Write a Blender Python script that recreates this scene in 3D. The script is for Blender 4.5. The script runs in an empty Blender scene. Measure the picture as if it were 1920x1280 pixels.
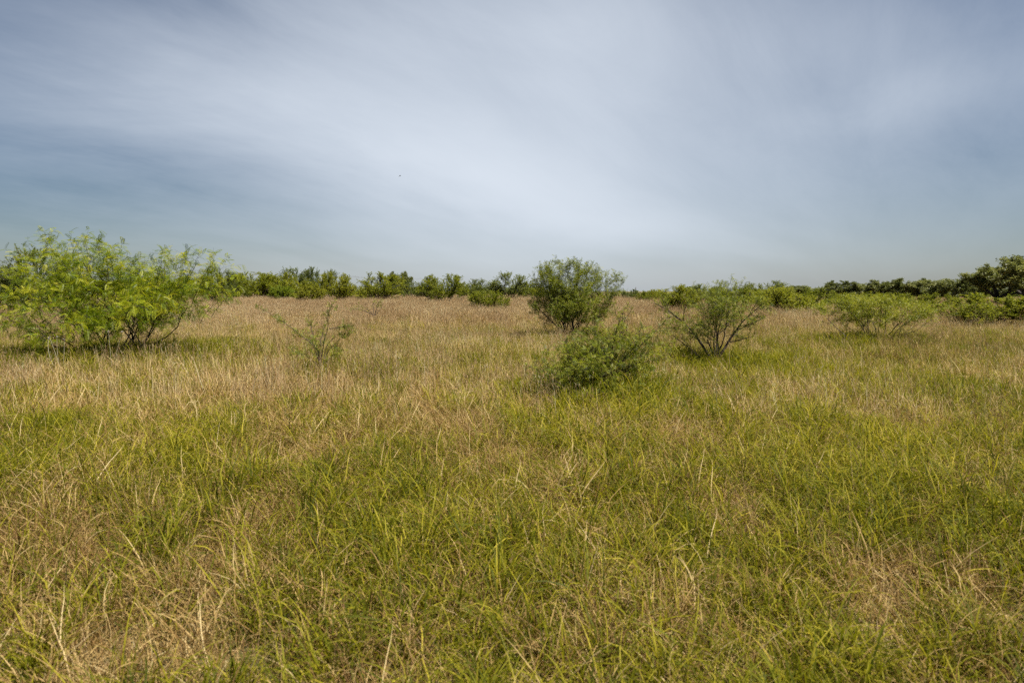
import bpy, math, random
import numpy as np
from mathutils import Vector

R = math.radians
SC = bpy.context.scene
COL = SC.collection

# ------------------------------------------------------------------ camera
EYE = 1.70
FPX = 1280.0                     # focal length in pixels of the 1920 px wide photograph (24 mm lens)
HORIZON = 546.0
PITCH = math.atan((640 - HORIZON) / FPX)
cam_d = bpy.data.cameras.new('camera')
cam = bpy.data.objects.new('camera', cam_d)
COL.objects.link(cam)
cam.location = (0, 0, EYE)
cam.rotation_euler = (math.pi / 2 - PITCH, 0, 0)
cam_d.sensor_width = 36.0
cam_d.lens = 24.0
cam_d.clip_start = 0.05
cam_d.clip_end = 12000
cam_d.dof.use_dof = True
cam_d.dof.focus_distance = 16.0
cam_d.dof.aperture_fstop = 2.8
SC.camera = cam

# ------------------------------------------------------------------ sky, sun, exposure
SUN_EL, SUN_AZ = 64.0, 112.0     # azimuth clockwise from straight ahead (+Y)
world = bpy.data.worlds.new('World')
SC.world = world
world.use_nodes = True
wn = world.node_tree
wn.nodes.clear()


def nd(tree, typ, **kw):
    n = tree.nodes.new(typ)
    for k, v in kw.items():
        if k == 'ins':
            for kk, vv in v.items():
                n.inputs[kk].default_value = vv
        else:
            setattr(n, k, v)
    return n


def wmath(op, a, b=None, c=None, clamp=False, tree=None):
    t = tree or wn
    n = t.nodes.new('ShaderNodeMath')
    n.operation = op
    n.use_clamp = clamp
    for i, v in enumerate((a, b, c)):
        if v is None:
            continue
        if isinstance(v, (int, float)):
            n.inputs[i].default_value = v
        else:
            t.links.new(v, n.inputs[i])
    return n.outputs[0]


sky = nd(wn, 'ShaderNodeTexSky', sky_type='NISHITA', sun_disc=False)
sky.sun_elevation = R(SUN_EL)
sky.sun_rotation = R(SUN_AZ)
sky.altitude = 0.0
sky.air_density = 1.1
sky.dust_density = 0.6
sky.ozone_density = 1.5
tc = nd(wn, 'ShaderNodeTexCoord')
sep = nd(wn, 'ShaderNodeSeparateXYZ')
wn.links.new(tc.outputs['Generated'], sep.inputs[0])
dx, dy, dz = sep.outputs
zc = wmath('MAXIMUM', dz, 0.0)
az = wmath('ARCTAN2', dx, dy)                    # radians, 0 straight ahead, + to the right
el = wmath('ARCSINE', zc)
# cloud sheet coordinates (a layer seen in perspective), streaks drawn out along one wind direction
zz = wmath('ADD', zc, 0.22)
cu = wmath('DIVIDE', dx, zz)
cv = wmath('DIVIDE', dy, zz)
comb = nd(wn, 'ShaderNodeCombineXYZ')
wn.links.new(cu, comb.inputs[0])
wn.links.new(cv, comb.inputs[1])


def sheet_noise(rot, scale, nscale, detail, rough, off, dist=0.0):
    mp = nd(wn, 'ShaderNodeMapping', vector_type='TEXTURE')
    mp.inputs['Location'].default_value = off
    mp.inputs['Rotation'].default_value = (0, 0, R(rot))
    mp.inputs['Scale'].default_value = scale
    wn.links.new(comb.outputs[0], mp.inputs[0])
    nz = nd(wn, 'ShaderNodeTexNoise')
    nz.inputs['Scale'].default_value = nscale
    nz.inputs['Detail'].default_value = detail
    nz.inputs['Roughness'].default_value = rough
    nz.inputs['Distortion'].default_value = dist
    wn.links.new(mp.outputs[0], nz.inputs['Vector'])
    return nz.outputs[0]


def bank(az0, el0, wa, we, rot):
    """a soft-edged bank of thin cloud at a place in the sky (degrees)"""
    a = wmath('SUBTRACT', az, R(az0))
    e = wmath('SUBTRACT', el, R(el0))
    c, s = math.cos(R(rot)), math.sin(R(rot))
    p = wmath('ADD', wmath('MULTIPLY', a, c), wmath('MULTIPLY', e, s))
    q = wmath('SUBTRACT', wmath('MULTIPLY', e, c), wmath('MULTIPLY', a, s))
    p = wmath('DIVIDE', p, R(wa))
    q = wmath('DIVIDE', q, R(we))
    d = wmath('ADD', wmath('MULTIPLY', p, p), wmath('MULTIPLY', q, q))
    return wmath('POWER', 2.718, wmath('MULTIPLY', d, -1.0))


n1 = sheet_noise(50, (1.5, 0.95, 1), 1.0, 6, 0.58, (3.1, 1.7, 0), 0.5)
n2 = sheet_noise(30, (1.6, 0.9, 1), 0.6, 3, 0.5, (7.3, 4.2, 0), 0.7)
n3 = sheet_noise(56, (1.8, 0.6, 1), 2.2, 7, 0.68, (1.3, 9.2, 0), 0.4)
# the edges of the banks are frayed by the noise
az = wmath('ADD', az, wmath('MULTIPLY', wmath('SUBTRACT', n1, 0.5), 0.26))
el = wmath('ADD', el, wmath('MULTIPLY', wmath('SUBTRACT', n2, 0.5), 0.14))
veil = None
for amp, args in ((0.50, (-3.0, 10.4, 13.0, 3.0, -13)), (0.27, (-5, 19.5, 17, 6.0, 4)), (0.20, (7.5, 18.0, 6.5, 8.0, 0)), (0.64, (2, 10, 24, 15, 0)),
                  (0.14, (30, 14, 9, 1.8, 10)), (0.16, (-20, 14.5, 9, 2.0, 8)), (0.05, (8, 5, 16, 3.5, -6)), (0.14, (24, 18, 10, 4, -8))):
    t_ = wmath('MULTIPLY', bank(*args), amp)
    veil = t_ if veil is None else wmath('ADD', veil, t_)
nn = wmath('ADD', wmath('MULTIPLY', n1, 0.55), wmath('ADD', wmath('MULTIPLY', n2, 0.75), wmath('MULTIPLY', n3, 0.34)))
nn = wmath('SUBTRACT', nn, 0.82)            # about -0.4 .. 0.4 round zero
low = wmath('DIVIDE', zc, 0.16, clamp=True)  # towards the skyline the sheet is too thin and far to show streaks
tex = wmath('MULTIPLY', wmath('MULTIPLY', nn, low), wmath('ADD', 0.60, wmath('MULTIPLY', veil, 0.6)))
mask = wmath('ADD', wmath('ADD', veil, 0.03), tex)
mask = wmath('SUBTRACT', 1.0, wmath('POWER', 2.718, wmath('MULTIPLY', wmath('MAXIMUM', mask, 0.02), -1.55)))
# low haze near the ground evens the sheet out
cloudcol = nd(wn, 'ShaderNodeRGB')
cloudcol.outputs[0].default_value = (7.0, 7.6, 8.4, 1)
skycol = nd(wn, 'ShaderNodeMix', data_type='RGBA', blend_type='MULTIPLY')
skycol.inputs[0].default_value = 1.0
wn.links.new(sky.outputs[0], skycol.inputs[6])
skycol.inputs[7].default_value = (0.44, 0.485, 0.55, 1)
mix = nd(wn, 'ShaderNodeMix', data_type='RGBA')
wn.links.new(mask, mix.inputs[0])
wn.links.new(skycol.outputs[2], mix.inputs[6])
wn.links.new(cloudcol.outputs[0], mix.inputs[7])
bg = nd(wn, 'ShaderNodeBackground')
bg.inputs['Strength'].default_value = 0.055
wn.links.new(mix.outputs[2], bg.inputs['Color'])
wo = nd(wn, 'ShaderNodeOutputWorld')
wn.links.new(bg.outputs[0], wo.inputs[0])

sun_d = bpy.data.lights.new('sun', 'SUN')
sun_d.energy = 5.0
sun_d.angle = R(0.8)
sun_d.color = (1.0, 0.955, 0.88)
sun = bpy.data.objects.new('sun', sun_d)
COL.objects.link(sun)
sv = Vector((math.sin(R(SUN_AZ)) * math.cos(R(SUN_EL)), math.cos(R(SUN_AZ)) * math.cos(R(SUN_EL)), math.sin(R(SUN_EL))))
sun.rotation_euler = sv.to_track_quat('Z', 'Y').to_euler()
sun.location = (0, 0, 60)

vs = SC.view_settings
vs.view_transform = 'Standard'
vs.look = 'None'
vs.exposure = 1.0
vs.gamma = 1.0
vs.use_curve_mapping = False
cy = SC.cycles
cy.max_bounces = 5
cy.diffuse_bounces = 2
cy.use_adaptive_sampling = True
cy.adaptive_threshold = 0.025
cy.transmission_bounces = 4
cy.use_denoising = False

# ------------------------------------------------------------------ helpers


def tag(o, label=None, cat=None, group=None, kind=None):
    for k, v in (('label', label), ('category', cat), ('group', group), ('kind', kind)):
        if v:
            o[k] = v
    return o


def ray(px, py):
    r, u = (px - 960) / FPX, (640 - py) / FPX
    y = math.cos(PITCH) + math.sin(PITCH) * u
    z = -math.sin(PITCH) + math.cos(PITCH) * u
    return r / y, z / y


def at(px, py, Y):
    """the place at depth Y metres ahead that a bearing and a height angle of the photograph point to"""
    a, b = ray(px, py)
    return a * Y, Y, EYE + b * Y


def smooth(a, b, x):
    t = np.clip((x - a) / (b - a), 0, 1)
    return t * t * (3 - 2 * t)


def _hash(ix, iy, s):
    h = np.sin(ix * 127.1 + iy * 311.7 + s * 74.7) * 43758.5453
    return h - np.floor(h)


def vnoise(x, y, s=0):
    ix, iy = np.floor(x), np.floor(y)
    fx, fy = x - ix, y - iy
    fx, fy = fx * fx * (3 - 2 * fx), fy * fy * (3 - 2 * fy)
    a, b = _hash(ix, iy, s), _hash(ix + 1, iy, s)
    c, d = _hash(ix, iy + 1, s), _hash(ix + 1, iy + 1, s)
    return (a + (b - a) * fx) + ((c + (d - c) * fx) - (a + (b - a) * fx)) * fy


def fbm(x, y, s=0, n=4):
    v, a, t = 0, 1.0, 0
    for i in range(n):
        v = v + a * vnoise(x, y, s + i * 13)
        t += a
        a *= 0.5
        x, y = x * 2.03 + 17.7, y * 2.03 + 5.3
    return v / t


def ground_z(x, y):
    x, y = np.asarray(x, float), np.asarray(y, float)
    bear = x / np.maximum(y, 1.0)
    left = 1 - smooth(0.02, 0.32, bear)
    z = smooth(28, 95, y) * (0.04 + 0.34 * left)
    z = z + 0.10 * (fbm(x * 0.10, y * 0.10, 3, 3) - 0.5) + 0.35 * (fbm(x * 0.02, y * 0.02, 9, 2) - 0.5) * smooth(10, 60, np.hypot(x, y))
    return z


def mesh_from(name, V, F, mat, attrs=None, smooth_shade=False):
    """V (n,3) array, F (m,k) array of equal faces, or list of such arrays"""
    me = bpy.data.meshes.new(name)
    Fs = F if isinstance(F, list) else [F]
    Fs = [f for f in Fs if len(f)]
    nl = sum(f.size for f in Fs)
    npoly = sum(len(f) for f in Fs)
    me.vertices.add(len(V))
    me.vertices.foreach_set('co', np.ascontiguousarray(V, dtype=np.float32).ravel())
    me.loops.add(nl)
    me.polygons.add(npoly)
    me.loops.foreach_set('vertex_index', np.concatenate([f.ravel() for f in Fs]).astype(np.int32))
    tot = np.concatenate([np.full(len(f), f.shape[1]) for f in Fs])
    st = np.concatenate([[0], np.cumsum(tot)[:-1]])
    me.polygons.foreach_set('loop_start', st.astype(np.int32))
    if smooth_shade:
        me.polygons.foreach_set('use_smooth', np.ones(npoly, bool))
    me.update(calc_edges=True)
    for k, a in (attrs or {}).items():
        at_ = me.attributes.new(k, 'FLOAT', 'POINT')
        at_.data.foreach_set('value', np.asarray(a, dtype=np.float32))
    if mat:
        me.materials.append(mat)
    return me


def link(name, me, parent=None):
    o = bpy.data.objects.new(name, me)
    COL.objects.link(o)
    if parent:
        o.parent = parent
    return o


def empty(name, loc, rz=0.0, scale=(1, 1, 1)):
    o = bpy.data.objects.new(name, None)
    COL.objects.link(o)
    o.location = loc
    o.rotation_euler = (0, 0, rz)
    o.scale = scale
    o.empty_display_size = 0.2
    return o


# ------------------------------------------------------------------ materials


def leaf_mat(name, ramp, trans=0.35, rough=0.5, inst=0.0, spec=0.25, tcol=1.15, patch=0.0):
    """foliage: colour from the per-leaf 'tint' attribute, partly see-through to light"""
    m = bpy.data.materials.new(name)
    m.use_nodes = True
    t = m.node_tree
    t.nodes.clear()
    at_ = nd(t, 'ShaderNodeAttribute', attribute_name='tint')
    v = at_.outputs['Fac']
    if inst:
        oi = nd(t, 'ShaderNodeObjectInfo')
        v = wmath('ADD', v, wmath('MULTIPLY', wmath('SUBTRACT', oi.outputs['Random'], 0.5, tree=t), inst, tree=t), tree=t, clamp=True)
    if patch:
        oi2 = nd(t, 'ShaderNodeObjectInfo')
        nz = nd(t, 'ShaderNodeTexNoise')
        nz.inputs['Scale'].default_value = 0.35
        nz.inputs['Detail'].default_value = 3
        t.links.new(oi2.outputs['Location'], nz.inputs['Vector'])
        v = wmath('ADD', v, wmath('MULTIPLY', wmath('SUBTRACT', nz.outputs[0], 0.5, tree=t), patch, tree=t), tree=t)
        nz2 = nd(t, 'ShaderNodeTexNoise')
        nz2.inputs['Scale'].default_value = 0.09
        nz2.inputs['Detail'].default_value = 2
        t.links.new(oi2.outputs['Location'], nz2.inputs['Vector'])
        v = wmath('ADD', v, wmath('MULTIPLY', wmath('SUBTRACT', nz2.outputs[0], 0.5, tree=t), patch * 1.1, tree=t), tree=t, clamp=True)
    cr = nd(t, 'ShaderNodeValToRGB')
    els = cr.color_ramp.elements
    while len(els) < len(ramp):
        els.new(0.5)
    for e, (p, c) in zip(els, ramp):
        e.position = p
        e.color = (*c, 1)
    t.links.new(v, cr.inputs[0])
    pb = nd(t, 'ShaderNodeBsdfPrincipled')
    pb.inputs['Roughness'].default_value = rough
    pb.inputs['Specular IOR Level'].default_value = spec
    t.links.new(cr.outputs[0], pb.inputs['Base Color'])
    tr = nd(t, 'ShaderNodeBsdfTranslucent')
    br = nd(t, 'ShaderNodeMix', data_type='RGBA', blend_type='MULTIPLY')
    br.inputs[0].default_value = 1
    br.inputs[7].default_value = (tcol, tcol * 1.02, tcol * 0.6, 1)
    t.links.new(cr.outputs[0], br.inputs[6])
    t.links.new(br.outputs[2], tr.inputs[0])
    ms = nd(t, 'ShaderNodeMixShader')
    ms.inputs[0].default_value = trans
    t.links.new(pb.outputs[0], ms.inputs[1])
    t.links.new(tr.outputs[0], ms.inputs[2])
    o = nd(t, 'ShaderNodeOutputMaterial')
    t.links.new(ms.outputs[0], o.inputs[0])
    return m


def bark_mat(name, c0, c1, scale=14.0):
    m = bpy.data.materials.new(name)
    m.use_nodes = True
    t = m.node_tree
    pb = t.nodes['Principled BSDF']
    pb.inputs['Roughness'].default_value = 0.9
    pb.inputs['Specular IOR Level'].default_value = 0.15
    co = nd(t, 'ShaderNodeTexCoord')
    nz = nd(t, 'ShaderNodeTexNoise')
    nz.inputs['Scale'].default_value = scale
    nz.inputs['Detail'].default_value = 5
    t.links.new(co.outputs['Object'], nz.inputs['Vector'])
    cr = nd(t, 'ShaderNodeValToRGB')
    cr.color_ramp.elements[0].position = 0.3
    cr.color_ramp.elements[1].position = 0.7
    cr.color_ramp.elements[0].color = (*c0, 1)
    cr.color_ramp.elements[1].color = (*c1, 1)
    t.links.new(nz.outputs[0], cr.inputs[0])
    t.links.new(cr.outputs[0], pb.inputs['Base Color'])
    bp = nd(t, 'ShaderNodeBump')
    bp.inputs['Strength'].default_value = 0.6
    bp.inputs['Distance'].default_value = 0.01
    t.links.new(nz.outputs[0], bp.inputs['Height'])
    t.links.new(bp.outputs[0], pb.inputs['Normal'])
    return m


M = {}
M['green_blade'] = leaf_mat('green_blade', [(0.0, (0.057, 0.070, 0.004)), (0.35, (0.140, 0.143, 0.006)), (0.7, (0.265, 0.233, 0.012)), (1.0, (0.458, 0.369, 0.045))], 0.40, 0.6, 0.30, 0.12, patch=0.5)
M['dry_blade'] = leaf_mat('dry_blade', [(0.0, (0.110, 0.056, 0.017)), (0.3, (0.26, 0.160, 0.052)), (0.65, (0.43, 0.30, 0.115)), (1.0, (0.60, 0.47, 0.24))], 0.28, 0.65, 0.35, 0.12, 1.0, patch=0.6)
M['seed_stalk'] = leaf_mat('seed_stalk', [(0.0, (0.168, 0.091, 0.042)), (0.4, (0.358, 0.233, 0.120)), (0.75, (0.526, 0.375, 0.206)), (1.0, (0.600, 0.546, 0.335))], 0.25, 0.7, 0.25, 0.1, 1.0, patch=0.7)
M['acacia_leaf'] = leaf_mat('acacia_leaf', [(0.0, (0.076, 0.103, 0.011)), (0.5, (0.171, 0.200, 0.017)), (1.0, (0.328, 0.321, 0.038))], 0.42, 0.5)
M['lead_leaf'] = leaf_mat('lead_leaf', [(0.0, (0.092, 0.145, 0.007)), (0.5, (0.215, 0.260, 0.010)), (0.85, (0.357, 0.363, 0.014)), (1.0, (0.433, 0.403, 0.027))], 0.45, 0.45)
M['far_leaf'] = leaf_mat('far_leaf', [(0.0, (0.100, 0.126, 0.010)), (0.5, (0.210, 0.233, 0.015)), (1.0, (0.368, 0.346, 0.033))], 0.38, 0.5, 0.45)
M['grey_leaf'] = leaf_mat('grey_leaf', [(0.0, (0.074, 0.103, 0.022)), (0.5, (0.149, 0.180, 0.037)), (1.0, (0.243, 0.257, 0.067))], 0.34, 0.55, 0.4)
M['oak_leaf'] = leaf_mat('oak_leaf', [(0.0, (0.077, 0.094, 0.025)), (0.5, (0.164, 0.179, 0.049)), (1.0, (0.296, 0.289, 0.101))], 0.32, 0.45, 0.4)
M['bright_leaf'] = leaf_mat('bright_leaf', [(0.0, (0.10, 0.15, 0.010)), (0.5, (0.18, 0.235, 0.016)), (1.0, (0.30, 0.31, 0.03))], 0.45, 0.5)
M['bark'] = bark_mat('acacia_bark', (0.030, 0.022, 0.017), (0.095, 0.075, 0.060), 22)
M['oak_bark'] = bark_mat('oak_bark', (0.030, 0.025, 0.022), (0.10, 0.085, 0.072), 5)
M['pole_wood'] = bark_mat('pole_wood', (0.045, 0.036, 0.030), (0.10, 0.085, 0.07), 3)
M['wire'] = bark_mat('wire_metal', (0.10, 0.10, 0.10), (0.16, 0.16, 0.16), 3)
M['porcelain'] = bark_mat('porcelain', (0.20, 0.18, 0.16), (0.3, 0.28, 0.26), 6)
M['feather'] = bark_mat('feather', (0.015, 0.015, 0.017), (0.05, 0.045, 0.045), 30)
M['weed_head'] = bark_mat('weed_head', (0.34, 0.29, 0.24), (0.52, 0.47, 0.40), 60)
M['weed_stem'] = bark_mat('weed_stem', (0.22, 0.20, 0.12), (0.38, 0.34, 0.22), 40)


def ground_mat():
    m = bpy.data.materials.new('soil_and_thatch')
    m.use_nodes = True
    t = m.node_tree
    pb = t.nodes['Principled BSDF']
    pb.inputs['Roughness'].default_value = 1.0
    pb.inputs['Specular IOR Level'].default_value = 0.05
    co = nd(t, 'ShaderNodeTexCoord')

    def noise(s, d):
        n = nd(t, 'ShaderNodeTexNoise')
        n.inputs['Scale'].default_value = s
        n.inputs['Detail'].default_value = d
        t.links.new(co.outputs['Object'], n.inputs['Vector'])
        return n.outputs[0]
    cr = nd(t, 'ShaderNodeValToRGB')
    for e, (p, c) in zip(cr.color_ramp.elements, ((0.3, (0.045, 0.034, 0.020)), (0.72, (0.20, 0.145, 0.075)))):
        e.position = p
        e.color = (*c, 1)
    t.links.new(noise(9.0, 8), cr.inputs[0])
    cr2 = nd(t, 'ShaderNodeValToRGB')
    for e, (p, c) in zip(cr2.color_ramp.elements, ((0.35, (0.065, 0.080, 0.016)), (0.7, (0.24, 0.17, 0.09)))):
        e.position = p
        e.color = (*c, 1)
    t.links.new(noise(0.25, 5), cr2.inputs[0])
    mx = nd(t, 'ShaderNodeMix', data_type='RGBA')
    mx.inputs[0].default_value = 0.55
    t.links.new(cr.outputs[0], mx.inputs[6])
    t.links.new(cr2.outputs[0], mx.inputs[7])
    t.links.new(mx.outputs[2], pb.inputs['Base Color'])
    bp = nd(t, 'ShaderNodeBump')
    bp.inputs['Strength'].default_value = 0.8
    bp.inputs['Distance'].default_value = 0.05
    t.links.new(noise(14, 8), bp.inputs['Height'])
    t.links.new(bp.outputs[0], pb.inputs['Normal'])
    return m


# ------------------------------------------------------------------ ground
def axis(lo, hi, near, growth):
    out, v, s = [0.0], 0.0, near
    while v < hi:
        v += s
        s *= growth
        out.append(v)
    neg, v, s = [], 0.0, near
    while v > lo:
        v -= s
        s *= growth
        neg.append(v)
    return np.array(neg[::-1] + out)


gx = axis(-5000, 5000, 1.2, 1.045)
gy = axis(-600, 6000, 1.2, 1.04)
GX, GY = np.meshgrid(gx, gy)
GZ = ground_z(GX, GY)
V = np.stack([GX.ravel(), GY.ravel(), GZ.ravel()], 1)
ny, nx = GX.shape
ii = (np.arange(ny - 1)[:, None] * nx + np.arange(nx - 1)[None]).ravel()
F = np.stack([ii, ii + 1, ii + nx + 1, ii + nx], 1)
g = link('ground', mesh_from('ground', V, F, ground_mat(), smooth_shade=True))
tag(g, 'dry brown soil and thatch of the open field under the grass', 'ground', kind='structure')

# ------------------------------------------------------------------ grass


def blades(rng, n, L, W, rad, lean, bend, nseg=5, head=None, lean_az=None, az_spread=math.pi, tint=(0.5, 0.2)):
    """n curved tapering blades rooted in a small tuft; returns verts, quads+tris, tint"""
    az = rng.uniform(-math.pi, math.pi, n) if lean_az is None else rng.normal(lean_az, az_spread, n)
    ln = rng.uniform(*L, n)
    wd = rng.uniform(*W, n)
    th0 = np.abs(rng.normal(lean[0], lean[1], n))
    bd = rng.uniform(*bend, n)
    rr = rad * np.sqrt(rng.uniform(0, 1, n))
    ra = rng.uniform(-math.pi, math.pi, n)
    P = np.zeros((n, nseg + 1, 3))
    P[:, 0, 0], P[:, 0, 1] = rr * np.cos(ra), rr * np.sin(ra)
    P[:, 0, 2] = -0.02
    side = np.stack([-np.sin(az), np.cos(az), np.zeros(n)], 1)
    kink = rng.random(n) < 0.22
    kpos = rng.integers(2, nseg, n) if nseg > 2 else np.ones(n, int)
    th = th0.copy()
    for k in range(nseg):
        a = az + rng.normal(0, 0.10, n)
        st = ln / nseg
        P[:, k + 1, 0] = P[:, k, 0] + st * np.sin(th) * np.cos(a)
        P[:, k + 1, 1] = P[:, k, 1] + st * np.sin(th) * np.sin(a)
        P[:, k + 1, 2] = P[:, k, 2] + st * np.cos(th)
        th = th + bd * (k + 1) / (nseg * (nseg + 1) / 2) * 1.0
        th = th + np.where(kink & (kpos == k + 1), 0.8, 0)
        th = np.minimum(th, 2.5)
    P[..., 2] = np.maximum(P[..., 2], -0.02)
    prof = np.array([0.75, 1.0, 0.95, 0.8, 0.55, 0.12]) if nseg == 5 else np.interp(np.linspace(0, 1, nseg + 1), [0, 0.25, 0.6, 1], [0.75, 1, 0.85, 0.12])
    tw = rng.normal(0, 0.5, n)
    up = np.array([0, 0, 1.0])
    sd = side * np.cos(tw)[:, None] + up * np.sin(tw)[:, None]
    off = sd[:, None, :] * (wd[:, None] * prof[None])[..., None] * 0.5
    Vv = np.stack([P - off, P + off], 2).reshape(n, -1, 3)       # (n, 2*(nseg+1), 3)
    q = np.array([[2 * k, 2 * k + 1, 2 * k + 3, 2 * k + 2] for k in range(nseg)])
    nv = 2 * (nseg + 1)
    Fq = (q[None] + (np.arange(n) * nv)[:, None, None]).reshape(-1, 4)
    ti = np.clip(rng.normal(tint[0], tint[1], n), 0, 1)
    T = np.repeat(ti, nv)
    Vv = Vv.reshape(-1, 3)
    if head:
        hl, hw, hn, ht = head
        hv, hf, hti = [], [], []
        base = len(Vv)
        tip = P[:, -1]
        d = P[:, -1] - P[:, -2]
        d /= np.linalg.norm(d, axis=1)[:, None] + 1e-9
        for j in range(hn):
            t = rng.uniform(0, 1, n)
            c = tip - d * (hl * (1 - t))[:, None] + d * (0.3 * hl)
            a = rng.uniform(-math.pi, math.pi, n)
            o = np.stack([np.cos(a), np.sin(a), np.full(n, 2.4)], 1)
            o = o / np.linalg.norm(o, axis=1)[:, None]
            s2 = np.cross(o, d) + 1e-6
            s2 /= np.linalg.norm(s2, axis=1)[:, None]
            le = rng.uniform(0.5, 1.1, n)[:, None] * hl * 0.42
            w2 = hw * 0.5
            quad = np.stack([c - s2 * w2 * 0.4, c + s2 * w2 * 0.4, c + o * le * 0.6 + s2 * w2, c + o * le], 1)
            hv.append(quad.reshape(-1, 3))
            hf.append((np.array([[0, 1, 2, 3]])[None] + (np.arange(n) * 4)[:, None, None]).reshape(-1, 4) + base + j * n * 4)
            hti.append(np.repeat(np.clip(ti + ht + rng.normal(0, 0.12, n), 0, 1), 4))
        Vv = np.concatenate([Vv] + hv)
        Fq = np.concatenate([Fq] + hf)
        T = np.concatenate([T] + hti)
    return Vv, Fq, T


def join(parts):
    Vs, Fs, Ts, b = [], [], [], 0
    for v, f, t in parts:
        Vs.append(v)
        Fs.append(f + b)
        Ts.append(t)
        b += len(v)
    return np.concatenate(Vs), np.concatenate(Fs), np.concatenate(Ts)


def tuft_set(name, count, make, mat, seed):
    c = bpy.data.collections.new(name)
    for i in range(count):
        rng = np.random.default_rng(seed + i)
        v, f, t = make(rng)
        o = bpy.data.objects.new(name, mesh_from(name, v, f, mat, {'tint': t}, True))
        c.objects.link(o)
    return c


def scatter(name, coll, nvar, X, Y, S, seed, label, tilt=0.12, sink=0.0, zs=None):
    rng = np.random.default_rng(seed)
    n = len(X)
    me = bpy.data.meshes.new(name + '_points')
    me.vertices.add(n)
    co = np.stack([X, Y, ground_z(X, Y) - sink], 1)
    me.vertices.foreach_set('co', co.astype(np.float32).ravel())
    rot = np.stack([rng.normal(0, tilt, n), rng.normal(0, tilt, n), rng.uniform(-math.pi, math.pi, n)], 1)
    a = me.attributes.new('rot', 'FLOAT_VECTOR', 'POINT')
    a.data.foreach_set('vector', rot.astype(np.float32).ravel())
    z = S if zs is None else zs
    a = me.attributes.new('scl', 'FLOAT_VECTOR', 'POINT')
    a.data.foreach_set('vector', np.stack([S, S, z], 1).astype(np.float32).ravel())
    a = me.attributes.new('pick', 'INT', 'POINT')
    a.data.foreach_set('value', rng.integers(0, nvar, n).astype(np.int32))
    o = link(name, me)
    ng = bpy.data.node_groups.new(name + '_scatter', 'GeometryNodeTree')
    ng.interface.new_socket('Geometry', in_out='INPUT', socket_type='NodeSocketGeometry')
    ng.interface.new_socket('Geometry', in_out='OUTPUT', socket_type='NodeSocketGeometry')
    gi, go = ng.nodes.new('NodeGroupInput'), ng.nodes.new('NodeGroupOutput')
    ip = ng.nodes.new('GeometryNodeInstanceOnPoints')
    ci = ng.nodes.new('GeometryNodeCollectionInfo')
    ci.inputs['Collection'].default_value = coll
    ci.inputs['Separate Children'].default_value = True
    ci.inputs['Reset Children'].default_value = True

    def attr(nm, typ):
        q = ng.nodes.new('GeometryNodeInputNamedAttribute')
        q.data_type = typ
        q.inputs['Name'].default_value = nm
        return q.outputs['Attribute']
    ng.links.new(gi.outputs[0], ip.inputs['Points'])
    ng.links.new(ci.outputs[0], ip.inputs['Instance'])
    ip.inputs['Pick Instance'].default_value = True
    ng.links.new(attr('pick', 'INT'), ip.inputs['Instance Index'])
    ng.links.new(attr('rot', 'FLOAT_VECTOR'), ip.inputs['Rotation'])
    ng.links.new(attr('scl', 'FLOAT_VECTOR'), ip.inputs['Scale'])
    ng.links.new(ip.outputs[0], go.inputs[0])
    md = o.modifiers.new('scatter', 'NODES')
    md.node_group = ng
    tag(o, label, 'grass', kind='stuff')
    return o


# patches of the field (x, y, radius across, radius along, amount): + is drier, - is greener
PATCH = [(-1.9, 4.7, 0.38, 2.3, 0.95), (-2.6, 8.0, 1.0, 2.0, 0.30), (-4.0, 7.0, 2.0, 1.6, -0.50), (-0.9, 4.8, 0.8, 1.2, -0.35),
         (0.4, 4.3, 1.0, 0.9, -0.32), (6.2, 12.0, 2.8, 1.8, -0.40), (4.6, 13.6, 2.0, 1.1, -0.60), (3.6, 4.6, 0.9, 1.3, -0.35),
         (-3.2, 11.5, 2.5, 1.8, 0.30), (-0.5, 10.5, 1.6, 1.4, 0.20), (0.7, 12.2, 0.9, 1.6, -0.25), (2.1, 3.6, 0.9, 0.7, 0.20),
         (4.3, 7.0, 1.6, 1.4, 0.14), (1.8, 21.5, 2.8, 1.6, -0.35), (-8.5, 17, 4, 2, -0.15), (-3.3, 3.0, 0.8, 0.8, -0.2), (9.5, 17.5, 3.0, 1.3, -0.3),
         (1.6, 5.6, 1.1, 1.0, -0.22), (-6.5, 11, 2.0, 1.8, 0.15), (5.2, 9.4, 1.8, 1.2, 0.22), (-0.1, 7.2, 1.5, 1.1, 0.36), (10.5, 20.6, 2.4, 1.2, -0.3)]


# greener, taller grass grows in the shelter of the standing bushes
SHELTER = [(2.0, 23.5, 1.5), (4.6, 15.2, 1.3), (1.35, 10.4, 1.0), (11.0, 21.0, 1.5), (-9.6, 16.5, 2.6)]


def lush(x, y):
    v = 0
    for (px, py, r) in SHELTER:
        v = v + np.exp(-((x - px) ** 2 + (y - py) ** 2) / (r * r))
    return v


def dryness(x, y):
    d = 0.505 + 0.55 * (fbm(x * 0.42 + 3, y * 0.30, 21, 4) - 0.5) + 1.15 * (fbm(x * 1.9, y * 1.3, 5, 4) - 0.5) + 0.5 * smooth(20, 45, y) * (fbm(x * 0.22, y * 0.09, 33, 3) - 0.5)
    for (px, py, rx, ry, a) in PATCH:
        d = d + 0.55 * a * np.exp(-((x - px) / rx) ** 2 - ((y - py) / ry) ** 2)
    d = d - 0.6 * lush(x, y)
    d = d + 0.17 * smooth(14, 34, y) + 0.10 * smooth(40, 70, y)
    return np.clip(d, 0, 0.84 + 0.16 * smooth(6, 12, y))


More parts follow.
